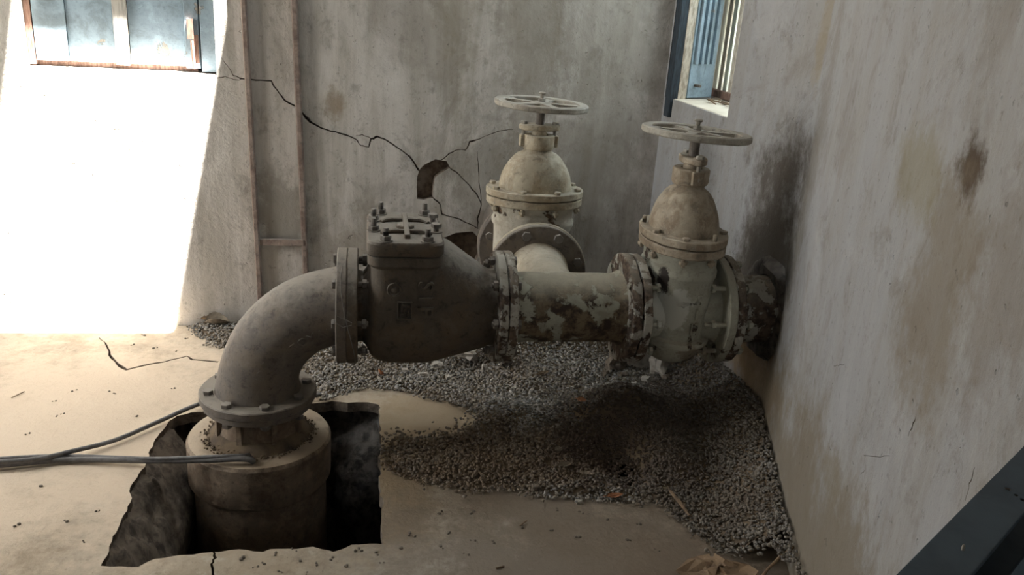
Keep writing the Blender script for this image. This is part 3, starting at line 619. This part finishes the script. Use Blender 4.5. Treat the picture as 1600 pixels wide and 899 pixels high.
# --- gate valve
def oval(ax, ay, z, e=2.0, n_=56):
    out = []
    for j in range(n_):
        a = 2*PI*j/n_; c_, s_ = math.cos(a), math.sin(a)
        out.append((ax*math.copysign(abs(c_)**(2/e), c_), ay*math.copysign(abs(s_)**(2/e), s_), z))
    return out
def gate_valve(label, loc, rz, mb, mbon, mflA, mflB, wheel_rot, tilt, half=.146, letter=True, longA=False):
    g = thing('gate_valve', label, 'gate valve', (loc[0], loc[1], .287), rz); z_ = lambda z: z-.287
    m = MB()
    m.loft([oval(.03, .04, z_(.287)), oval(.062, .085, z_(.292)), oval(.085, .112, z_(.308)), oval(.097, .128, z_(.332)), oval(.101, .134, z_(.355)), oval(.116, .150, z_(.360)), oval(.118, .152, z_(.368)), oval(.116, .150, z_(.378)), oval(.100, .133, z_(.384)),
            oval(.099, .134, z_(.44), 2.2), oval(.100, .136, z_(.52), 2.3), oval(.101, .138, z_(.565), 2.3), oval(.108, .146, z_(.578), 2.2), oval(.109, .147, z_(.592), 2.2), oval(.104, .141, z_(.600), 2.2), oval(.104, .141, z_(.628), 2.2), oval(.110, .147, z_(.640), 2.2), oval(.110, .15, z_(.655), 2.2)])
    for s in (-1, 1): m.lathe([(.112, .05), (.110, .08), (.112, half-.035), (.122, half-.018)], AX((0, 0, z_(PZ)), (s, 0, 0)), 40)
    m.build('valve_body', mb, g, rough=(.0013, 17), smooth=45)
    flange(g, (-half, 0, z_(PZ)), (1, 0, 0), .027, mflA, rough=(.0030, 22) if letter else (.0008, 22))
    flange(g, (half-.027, 0, z_(PZ)), (1, 0, 0), .027, mflB, rough=(.0012, 22))
    def oflange(a, b, z0, z1, mat, nm): m = MB(); m.loft([oval(a-.003, b-.003, z_(z0)), oval(a, b, z_(z0)+.003), oval(a, b, z_(z1)-.003), oval(a-.003, b-.003, z_(z1))]); return m.build(nm, mat, g, smooth=40, rough=(.0010, 22))
    oflange(.126, .170, .650, .676, mbon, 'body_flange')
    bon = oflange(.128, .172, .680, .704, mbon, 'bonnet')
    m = MB(); L = []
    for t_ in np.linspace(0, 1, 16):
        z = .700+.132*t_; q = math.cos(t_*PI/2)**.62 if t_ < .999 else 0
        L.append(oval(.044+.056*q, .050+.078*q, z_(z), 2.15))
    L.append(oval(.040, .046, z_(.846))); m.loft(L); m.build('dome', mbon, bon, rough=(.0010, 16), smooth=60)
    for i in range(8):
        a = R(22.5+45*i); x_, y_ = .114*math.cos(a), .156*math.sin(a)
        bolt(g, (x_, y_, z_(.704)), (0, 0, 1), .0, .062, .0125, head=(i % 3 != 0) or not letter, nut=True, mat=mbon)
    # stuffing box with a gap at one side, gland plate, bolts
    m = MB(); m.lathe([(.030, z_(.838)), (.052, z_(.842)), (.055, z_(.850)), (.055, z_(.886)), (.052, z_(.890)), (.030, z_(.890))], None, 32, close=True)
    for s in (-1, 1): m.box((0, s*.056, z_(.868)), (.034, .020, .040))
    m.build('stuffing_box', mbon, g, smooth=40, bevel=.002)
    m = MB(); m.loft([oval(.034, .066, z_(.905), 1.8), oval(.038, .072, z_(.909), 1.8), oval(.038, .072, z_(.921), 1.8), oval(.034, .066, z_(.925), 1.8)]); m.lathe([(.026, z_(.88)), (.026, z_(.906))], None, 24)
    m.build('gland', mbon, g, smooth=40)
    for s in (-1, 1): bolt(g, (0, s*.055, z_(.925)), (0, 0, 1), .0, .055, .0125, head=True, nut=True, mat=M['wheel'])
    MB().lathe([(.0155, z_(.84)), (.0155, z_(.975)), (.013, z_(1.004))], None, 20).build('stem', M['bolt'], g)
    hwp = D.objects.new('handwheel', None)
    # handwheel: one casting, rim with five webbed spokes and hub
    m = MB(); zc = z_(.992)
    m.lathe([(.128, -.006), (.131, -.009), (.157, -.010), (.161, -.006), (.161, .006), (.157, .010), (.131, .009), (.128, .006)], None, 80, close=True)
    for k in range(5):
        T = Matrix.Rotation(2*PI*k/5+wheel_rot, 4, 'Z'); L = []
        for x_, hw, hz in ((.015, .024, .007), (.04, .017, .006), (.08, .013, .005), (.105, .015, .005), (.122, .024, .005), (.134, .036, .005)): L.append([(x_, -hw, -hz), (x_, hw, -hz), (x_, hw, hz), (x_, -hw, hz)])
        m.loft(L, T)
    m.lathe([(.028, -.016), (.032, -.010), (.032, .006), (.026, .010)], None, 32)
    hw = m.build('handwheel', M['wheel'], g, smooth=35, rough=(.0006, 25)); hw.location = (0, 0, zc); hw.rotation_euler = tilt
    m = MB(); m.loft(hexp(.013, .009, .022)); m.lathe([(.007, .02), (.007, .032), (.012, .033), (.013, .038), (.010, .041)], None, 16)
    nb = m.build('hub_nut', M['wheel'], hw, smooth=30)
    return g
gr = gate_valve('peeling pale gate valve with handwheel bolted to the right wall pipe', (.947, PY), 0, M['valveR'], M['bonnetR'], M['crust'], M['valveR'], .35, (R(-1.5), R(2.5), 0))
gr['tag'] = 'x'; del gr['tag']
gl = gate_valve('cream brown gate valve with handwheel on the tee branch nearest the back wall', (XB+.006, 2.87), PI/2, M['valveLb'], M['valveL'], M['valveL'], M['elbow'], .9, (R(1.5), 0, 0), half=.155, letter=False)
bolt_ring(gr, (-.146, 0, PZ-.287), (1, 0, 0), 8, .144, 0, .048, .020, .0145, mat=M['valveR'], skip=(2,))
bolt_ring(gr, (.119, 0, PZ-.287), (-1, 0, 0), 8, .144, 0, .045, .070, .0145, head=False, mat=M['valveR'])
bolt_ring(gl, (.155, 0, PZ-.287), (-1, 0, 0), 8, .143, 19, .035, .030, .0145)
for i, ch in enumerate('SIF'):
    T = Matrix.Translation((.030-.004*i, -.1335+.0, .515-.046*i-.287)) @ Matrix.Rotation(R(8), 4, 'Z') @ Matrix.Rotation(R(90), 4, 'X'); letters(gr, ch, T, .052, .004, M['valveR'])
# --- wall pipe stubs
ws = thing('wall_pipe', 'flanged pipe stub running from the right gate valve into the damp right wall', 'pipe', (1.2, PY, PZ-.1))
MB().lathe([(.112, -.09), (.108, -.04), (.108, .18)], AX((0, 0, .1), (1, 0, 0)), 40).build('pipe', M['crust'], ws, rough=(.002, 18))
flange(ws, (X4+.001-1.2, 0, .1), (1, 0, 0), .028, M['crust'], rough=(.0030, 22))
m = MB(); m.lathe([(.108, .046), (.140, .042), (.158, .050), (.172, .080), (.10, .085)], AX((0, 0, .1), (1, 0, 0)), 56, close=True); 
mo = m.build('mortar_ring', M['earth'], ws, rough=(.009, 20)); mo['label'] = 'crumbling dark mortar ring'
wp = thing('wall_pipe', 'flanged pipe stub running from the left gate valve into the back wall', 'pipe', (XB+.006, 3.2, PZ-.1))
MB().lathe([(.112, -.16), (.105, -.12), (.105, .32)], AX((0, 0, .1), (0, 1, 0)), 40).build('pipe', M['elbow'], wp)
flange(wp, (0, 3.027-3.2, .1), (0, 1, 0), .027, M['elbow'])
# ------------------------------------------------------------------ gravel bed
gp = [(296, 503), (312, 522), (345, 540), (420, 548), (470, 560), (492, 600), (505, 622), (545, 606), (575, 600), (640, 608), (700, 625), (740, 645), (742, 668), (715, 682), (660, 684), (620, 682), (606, 700), (608, 730), (640, 742), (700, 752), (735, 762), (800, 758), (850, 772), (905, 772), (960, 776), (1045, 782), (1062, 806), (1100, 832), (1130, 856), (1170, 872), (1210, 882), (1225, 915)]
poly = [onz(x, y, .01) for x, y in gp]; poly = [(p.x, p.y) for p in poly]+[(.955, 1.30), (1.262, 2.317), (1.21, 3.45), (-.6, BY(-.6))]
PA = np.array(poly)
def inside(x, y):
    c = False; j = len(poly)-1
    for i in range(len(poly)):
        xi, yi = poly[i]; xj, yj = poly[j]
        if (yi > y) != (yj > y) and x < (xj-xi)*(y-yi)/(yj-yi)+xi: c = not c
        j = i
    return c
edgeP = poly[:len(gp)]
def edist(x, y):
    best = 9
    for i in range(len(edgeP)-1):
        ax, ay = edgeP[i]; bx, by = edgeP[i+1]; dx, dy = bx-ax, by-ay
        t_ = max(0, min(1, ((x-ax)*dx+(y-ay)*dy)/(dx*dx+dy*dy+1e-9))); best = min(best, math.hypot(x-ax-t_*dx, y-ay-t_*dy))
    return best
def bump2(x, y, cx, cy, sx, sy): return math.exp(-((x-cx)/sx)**2-((y-cy)/sy)**2)
def gh(x, y):
    e = edist(x, y)
    h = .014*ss(0, .03, e)+.05*ss(.05, .6, e)*ss(.0, .7, x)+.10*ss(.25, .0, 1.30-x-max(0, 2.3-y)*.30)*1.0
    h += .16*bump2(x, y, .80, 3.2, .5, .28)*ss(2.8, 3.1, y)
    h += .085*bump2(x, y, .83, 2.42, .15, .13) + .05*bump2(x, y, .42, 2.46, .16, .12)+.05*bump2(x, y, .93, 2.17, .10, .13)
    h -= .05*bump2(x, y, .78, 2.17, .05, .10)
    h += .008*noise.noise(V(x*6, y*6, 0))+.004*noise.noise(V(x*17, y*17, 3))
    return max(h, .004)
# bed surface
st = .022; nx = int(2.1/st); ny = int(2.3/st); m = MB(); idx = {}
for i in range(nx):
    for j in range(ny):
        x = -.75+i*st; y = 1.28+j*st
        if inside(x, y): idx[i, j] = len(m.v); m.v.append((x, y, gh(x, y)-.004))
for (i, j) in idx:
    q = [idx.get(k) for k in ((i, j), (i+1, j), (i+1, j+1), (i, j+1))]
    if None not in q: m.f.append(tuple(q))
bed = tag(m.build('gravel_bed', M['mound'], smooth=80), 'brown sandy bed of dirt under the crushed stone around the pipes', 'soil', kind='stuff')
# stones
rs = np.random.RandomState(3)
ico = bmesh.new(); bmesh.ops.create_icosphere(ico, subdivisions=1, radius=1); iv = np.array([v.co[:] for v in ico.verts]); fi = np.array([[v.index for v in f.verts] for f in ico.faces]); ico.free()
def pebbles(name, P, sizes, tints, mat):
    n = len(P); k = len(iv); vs = np.empty((n, k, 3))
    A = rs.normal(size=(n, 4)); A /= np.linalg.norm(A, axis=1)[:, None]; w_, x, y, z = A.T
    Rm = np.stack([1-2*(y*y+z*z), 2*(x*y-z*w_), 2*(x*z+y*w_), 2*(x*y+z*w_), 1-2*(x*x+z*z), 2*(y*z-x*w_), 2*(x*z-y*w_), 2*(y*z+x*w_), 1-2*(x*x+y*y)], 1).reshape(n, 3, 3)
    sc = rs.uniform(.55, 1.15, (n, 1, 3)); jit = 1+rs.uniform(-.22, .22, (n, k, 1))
    vs = np.einsum('nij,nkj->nki', Rm, iv[None]*sc*jit)*sizes[:, None, None]; vs[:, :, 2] *= .75; vs += P[:, None, :]
    F = (fi[None]+(np.arange(n)*k)[:, None, None]).reshape(-1, 3)
    me = D.meshes.new(name); me.vertices.add(n*k); me.vertices.foreach_set('co', vs.ravel()); me.loops.add(F.size); me.loops.foreach_set('vertex_index', F.ravel().astype(np.int32))
    me.polygons.add(len(F)); me.polygons.foreach_set('loop_start', np.arange(0, F.size, 3, dtype=np.int32)); me.update(calc_edges=True); me.validate()
    at = me.color_attributes.new('tint', 'FLOAT_COLOR', 'POINT'); cc = np.ones((n, k, 4)); cc[:, :, :3] = tints[:, None, :]; at.data.foreach_set('color', cc.ravel())
    me.materials.append(mat); o = D.objects.new(name, me); C.objects.link(o); return o
def inpit(x, y):
    c = False; j = len(fine)-1
    for i in range(len(fine)):
        xi, yi = fine[i]; xj, yj = fine[j]
        if (yi > y) != (yj > y) and x < (xj-xi)*(y-yi)/(yj-yi)+xi: c = not c
        j = i
    return c
P = []
while len(P) < 38000:
    x = rs.uniform(-.7, 1.3); y = rs.uniform(1.28, 3.46)
    if rs.rand() > (1.0 if y < 2.9 else .7): continue
    if (inside(x, y) or (edist(x, y) < abs(rs.normal(0, .022)) and not inpit(x, y))) and x < 1.255-max(0, 2.3-y)*.302 and y < BY(x)-.012:
        if math.hypot(x-PX, y-PY) < .22: continue
        P.append((x, y, gh(x, y)+rs.uniform(-.002, .004)))
P = np.array(P); g_ = rs.uniform(.11, .36, len(P)); hue = rs.uniform(-.005, .04, len(P))
T_ = np.clip(np.stack([g_+hue, g_*.97+hue*.4, g_*.93-hue*.6], 1), .03, .8); T_[rs.rand(len(P)) < .02] = (.5, .48, .43)
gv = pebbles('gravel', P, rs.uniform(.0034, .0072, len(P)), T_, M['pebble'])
tag(gv, 'grey crushed stone gravel spread under the pipes and along the right wall', 'gravel', kind='stuff')
# loose stones on the cement
P = []
stone = MB(); ib = bmesh.new(); bmesh.ops.create_icosphere(ib, subdivisions=1, radius=1)
stone.add([tuple(v.co*random.uniform(.75, 1.2)) for v in ib.verts], [tuple(v.index for v in f.verts) for f in ib.faces]); ib.free()
st0 = stone.build('loose_pebble', plain('loose_stone', (.20, .17, .14), (.11, .09, .07), 30), smooth=0)
spots = [onz(*q) for q in [(640, 834), (626, 858), (692, 858), (732, 868), (648, 838), (565, 862), (590, 868), (430, 868), (470, 878), (495, 884), (520, 872), (540, 886), (555, 862), (463, 862), (410, 880), (700, 835), (735, 845), (772, 850), (860, 830), (900, 840), (870, 795), (815, 822), (1000, 820), (980, 845), (1030, 862), (150, 800), (105, 816), (130, 846), (88, 652), (100, 647), (215, 650), (40, 680), (240, 545), (222, 524), (205, 540), (275, 550), (318, 540), (290, 530), (170, 612), (180, 616), (268, 608), (82, 628), (120, 610), (65, 760), (30, 820), (905, 800), (950, 812), (740, 800), (690, 800), (600, 880), (395, 888), (440, 895), (480, 895), (380, 872)]]
k = 0
for p in spots:
    for _ in range(2):
        o = st0 if k == 0 else st0.copy()
        if k: C.objects.link(o)
        s_ = random.uniform(.0022, .0058); x, y = p.x+random.uniform(-.012, .012)*_, p.y+random.uniform(-.012, .012)*_
        if inpit(x, y) or inside(x, y): y -= .03
        o.location = (x, y, s_*.5); o.scale = (s_, s_*random.uniform(.7, 1.2), s_*.7); o.rotation_euler = (0, 0, random.random()*6)
        tag(o, 'tiny dark crumb of stone lying loose on the bare cement floor', 'pebble', 'loose crumbs of stone on the cement floor'); k += 1
# rubble pieces
def chunk(px, py, z, size, label, mat='chalk', seed=0, name='rubble_chunk', cat='rubble', rz=0):
    rr = random.Random(seed); p = onz(px, py, z); b = bmesh.new(); bmesh.ops.create_cube(b, size=1)
    bmesh.ops.subdivide_edges(b, edges=b.edges, cuts=2, use_grid_fill=True)
    for v in b.verts:
        q = v.co*2.3+V(seed*3.1, 0, 0); v.co += V(noise.noise(q), noise.noise(q+V(9, 0, 0)), noise.noise(q+V(0, 9, 0)))*.32
        v.co = V(v.co.x*size[0], v.co.y*size[1], v.co.z*size[2])
    me = D.meshes.new(name); b.to_mesh(me); b.free(); me.materials.append(M[mat]); o = D.objects.new(name, me); C.objects.link(o)
    o.location = (p.x, p.y, max(z, gh(p.x, p.y) if inside(p.x, p.y) else 0)+size[2]*.25); o.rotation_euler = (rr.uniform(-.2, .2), rr.uniform(-.2, .2), rz); return tag(o, label, cat)
chunk(722, 553, .06, (.095, .06, .035), 'flat pale plaster slab on the gravel under the check valve outlet', seed=1, rz=-.2)
chunk(684, 571, .04, (.036, .022, .012), 'small grey stone flake on the gravel below the check valve', seed=2)
chunk(662, 586, .04, (.032, .018, .010), 'thin white plaster flake on the gravel below the check valve', seed=3)
chunk(788, 566, .05, (.030, .03, .03), 'grey stone wedged against the foot of the flange beside the tee', 'broken', seed=4)
chunk(757, 577, .04, (.018, .014, .026), 'small upright pale stone left of the flange foot beside the tee', seed=5)
chunk(1000, 562, .08, (.11, .09, .07), 'large pale rubble block under the crusted flange of the right gate valve', seed=6, rz=.4)
chunk(1028, 577, .08, (.05, .05, .06), 'broken white mortar lump right of the rubble block', seed=7, rz=.9)
chunk(962, 570, .08, (.06, .05, .05), 'brown rubble lump left of the large pale rubble block', 'broken', seed=8)
chunk(632, 579, .03, (.020, .014, .008), 'tiny white chip on the gravel near the orange leaf', seed=9)
chunk(755, 735, .01, (.026, .02, .012), 'pale pebble at the front edge of the gravel', seed=11) if False else None
chunk(905, 786, .0, (.020, .016, .012), 'pale brown stone on the cement just in front of the gravel', 'chalk', seed=12)
chunk(838, 764, .01, (.026, .02, .014), 'dark stone at the front edge of the gravel below the tee', 'broken', seed=13)
for i, (x_, y_, sz, lb) in enumerate([(975, 588, .026, 'grey angular stone in front of the brown rubble lump'), (1008, 596, .030, 'pale broken mortar piece in front of the large rubble block'), (1040, 592, .022, 'small pale mortar piece at the dark hollow under the right gate valve'),
        (990, 604, .016, 'small light stone lying before the mortar pieces'), (945, 585, .024, 'brownish stone under the right end of the tee'), (700, 590, .016, 'dull grey stone in the gravel in front of the flat plaster slab'), (690, 603, .012, 'small pale chip near the gravel edge below the check valve')]):
    chunk(x_, y_, .07, (sz, sz*.8, sz*.7), lb, 'chalk' if i % 2 else 'broken', seed=20+i, rz=i)
# leaves
def leaf(px, py, z, L_, W_, rz, tilt, mat, label, curl=.4):
    m = MB(); n_ = 13
    for s in (0,):
        rows = []
        for i in range(n_):
            t_ = i/(n_-1); wv = W_/2*math.sin(PI*t_**.8)**.8+.0006; row = []
            for j in range(7):
                u_ = (j-3)/3; row.append((L_*(t_-.5), wv*u_, curl*wv*u_*u_+.15*L_*(t_-.5)**2*2+.0015*math.sin(t_*30+u_*3)))
            rows.append(row)
        top = rows; bot = [[(x, y, z_-.0008) for x, y, z_ in r_] for r_ in rows]
        L = [a+b[::-1] for a, b in zip(top, bot)]; m.loft(L)
    m.tube([(-L_*.7, 0, .004), (-L_*.45, 0, .001+.03*L_), (0, 0, .001), (L_*.4, 0, .02*L_)], .0011, 5)
    o = m.build('dry_leaf', M[mat], smooth=60); p = onz(px, py, z); o.location = p+V(0, 0, .004); o.rotation_euler = (tilt[0], tilt[1], rz)
    if inside(p.x, p.y): o.location.z = gh(p.x, p.y)+.009
    return tag(o, label, 'leaf')
l1 = leaf(595, 560, .08, .065, .024, 1.4, (.6, .7, 0), 'leaf', 'orange dry leaf standing on the gravel beside the elbow flange')
leaf(669, 549, .06, .05, .026, .3, (.3, .1, 0), 'leaf', 'curled orange leaf on the gravel under the check valve body')
leaf(907, 644, .05, .034, .024, -.5, (.2, 0, 0), 'leaf', 'small round orange leaf on the dark gravel under the tee')
leaf(960, 777, .01, .050, .018, .15, (.2, 0, 0), 'leaf', 'reddish leaf on the cement edge in front of the gravel')
leaf(884, 717, .05, .05, .022, .35, (.15, 0, 0), 'greyleaf', 'grey broken leaf in the middle of the gravel')
leaf(918, 730, .05, .04, .018, -.3, (.1, 0, 0), 'greyleaf', 'darker grey leaf right of the broken leaf in the gravel')
leaf(874, 696, .05, .026, .02, .6, (.1, 0, 0), 'greyleaf', 'small tan leaf behind the broken grey leaf')
leaf(848, 577, .07, .06, .02, .5, (.3, 0, 0), 'stick', 'long brown leaf in the shade under the tee')
leaf(340, 511, .01, .095, .06, .2, (.1, .1, 0), 'greyleaf', 'large crumpled tan leaf by the back wall left of the elbow', 1.2)
leaf(330, 505, .012, .08, .02, -.1, (.1, 0, 0), 'stick', 'dark rolled leaf behind the large tan leaf by the back wall', 1.5)
def stick(pts, r_, label, name='stick', mat='stick'):
    m = MB(); m.tube(pts, r_, 7); return tag(m.build(name, M[mat], smooth=40, rough=(.001, 60)), label, 'stick')
stick([onz(1047, 767, .03), onz(1062, 785, .022), onz(1077, 806, .016)], [.004, .006, .003], 'split brown stick at the corner of the gravel edge')
stick([onz(775, 888, .004), onz(788, 885, .004)], .0025, 'short twig on the cement at the bottom centre of the floor', 'twig')
stick([onz(812, 822, .004), onz(823, 814, .005)], .0018, 'thin bent twig on the cement below the gravel', 'twig')
stick([onz(18, 622, .003), onz(38, 612, .003)], .0016, 'thin twig on the dusty floor at the far left', 'twig')
# rotted sheet in the lower right of the floor
px_s = [(1056, 893), (1075, 872), (1090, 866), (1115, 868), (1135, 875), (1170, 882), (1185, 895), (1178, 930), (1100, 930)]
m = MB(); t0 = [onz(x, y, .02) for x, y in px_s]; c0 = sum(t0, V(0, 0, 0))/len(t0)
rows = []
for f_ in (1, .75, .5, .25, .02): rows.append([tuple(c0+(p-c0)*f_+V(0, 0, .008*math.sin(p.x*60+f_*5))) for p in t0])
m.loft(rows+[[(x, y, z-.004) for x, y, z in r_] for r_ in rows[::-1]], cap=False)
rsht = m.build('rotted_sheet', M['rustsheet'], smooth=40)
bool_cut(rsht, [MB().lathe([(.009, -.1), (.009, .2)], Matrix.Translation(onz(1126, 887, .02)), 12).build('cutter', M['earth']), MB().lathe([(.006, -.1), (.006, .2)], Matrix.Translation(onz(1112, 869, .02)), 10).build('cutter', M['earth'])])
tag(rsht, 'brown rotted metal sheet with holes on the floor beside the right wall', 'metal sheet')
stick([onz(1188, 905, .03), onz(1200, 890, .045), onz(1222, 868, .06), onz(1240, 855, .075)], .004, 'bent rusty rod sticking out of the gravel near the right wall', 'rusty_rod', 'rustsheet')
# ------------------------------------------------------------------ cables
def smooth_path(P, n_=10):
    out = []; P = [Vector(p) for p in P]
    for i in range(len(P)-1):
        a, b, c, d = P[max(i-1, 0)], P[i], P[i+1], P[min(i+2, len(P)-1)]
        for k in range(n_):
            t_ = k/n_; out.append(.5*((2*b)+(c-a)*t_+(2*a-5*b+4*c-d)*t_*t_+(3*b-a-3*c+d)*t_**3))
    return out+[P[-1]]
hole = V(PX+.002, PY-.172, .0)
def cab(pts, r_, label, flat=1): return tag(MB().tube(smooth_path(pts), r_, 12, flat=flat).build('power_cable', M['cable']), label, 'cable')
cab([V(-1.7, 2.16, .012), V(-1.3, 2.20, .012), onz(0, 727, .012), onz(110, 719, .012), onz(240, 720, .022), onz(330, 719, .040), onz(376, 717, .046), onz(394, 720, .040), hole+V(-.004, .004, .014), hole+V(0, .004, -.06)], .0085, 'grey power cable curving over the casing collar into its hole')
cab([V(-1.7, 2.20, .012), V(-1.3, 2.225, .012), onz(0, 717, .012), onz(110, 713, .013), onz(240, 717, .030), onz(330, 714, .050), onz(380, 712, .050), hole+V(-.012, .016, .036), hole+V(.006, .010, .0), hole+V(.006, .010, -.06)], .0055, 'thinner grey cable lying along the cable that enters the casing hole')
cab([V(-1.7, 2.235, .010), V(-1.3, 2.25, .010), onz(0, 722, .028), onz(60, 717, .026), onz(110, 706, .022), onz(180, 688, .014), onz(250, 658, .016), onz(305, 634, .02), onz(360, 618, .03), V(-.30, 2.60, .012), V(-.15, 2.64, .02)], .0068, 'grey cable slanting up the floor and passing behind the casing')
# ------------------------------------------------------------------ blue steel stand in the near right corner
zt = 1.0
a = onz(1400, 899, zt); b = onz(1600, 697, zt); d = (b-a).normalized(); s_ = V(d.y, -d.x, 0)
a2 = a-d*.30; b2 = b+d*.035
stand = thing('steel_stand', 'dark blue steel channel frame in the near right corner beside the wall', 'steel frame', ((a2+b2)/2-V(0, 0, zt)).to_tuple())
Tm = Matrix(((d.x, s_.x, 0, 0), (d.y, s_.y, 0, 0), (0, 0, 1, 0), (0, 0, 0, 1))); LL = (b2-a2).length; mid = 0
m = MB()
m.loft([[(x_, y_, zt+z_) for y_, z_ in ((0, 0), (.034, 0), (.034, -.005), (.005, -.005), (.005, -.065), (.034, -.065), (.034, -.070), (0, -.070))] for x_ in (-LL/2, LL/2)], Tm)
top = m.build('channel', M['beam'], stand, smooth=0)
m = MB(); m.box((0, .082, zt-.025), (LL, .056, .005), Tm); m.box((0, .056, zt-.05), (LL, .005, .05), Tm); m.build('channel', M['beam'], stand, smooth=0, bevel=.0015)
for sx in (-LL/2+.03, LL/2-.05):
    m = MB(); m.box((sx, .06, zt-.095), (.04, .12, .04), Tm); m.build('cross_piece', M['beam'], stand, smooth=0, bevel=.002)
    m = MB(); m.box((sx, .05, (zt-.115)/2), (.04, .04, zt-.115), Tm); m.build('leg', M['beam'], stand, smooth=0, bevel=.002)
def onstand(px, py, r_, mat, nm, h=.002):
    p = onz(px, py, zt)-stand.location; MB().lathe([(r_, zt-.001), (r_, zt+h), (r_*.6, zt+h*1.5)], Matrix.Translation((p.x, p.y, 0)), 14).build(nm, mat, stand)
onstand(1504, 860, .0012, M['chalk'], 'rivet', .003)
blk = plain('rust_hole', (.01, .01, .012))
dh = [MB().lathe([(r_, -.05), (r_, .05)], Matrix.Translation(onz(x, y, zt)), 14).build('cutter', M['earth']) for x, y, r_ in ((1575, 764, .0022), (1588, 774, .0014), (1598, 781, .0018))]
bool_cut(top, dh)
bv = top.modifiers.new('bevel', 'BEVEL'); bv.width = .001; bv.segments = 2; bv.limit_method = 'ANGLE'; bv.angle_limit = R(60)
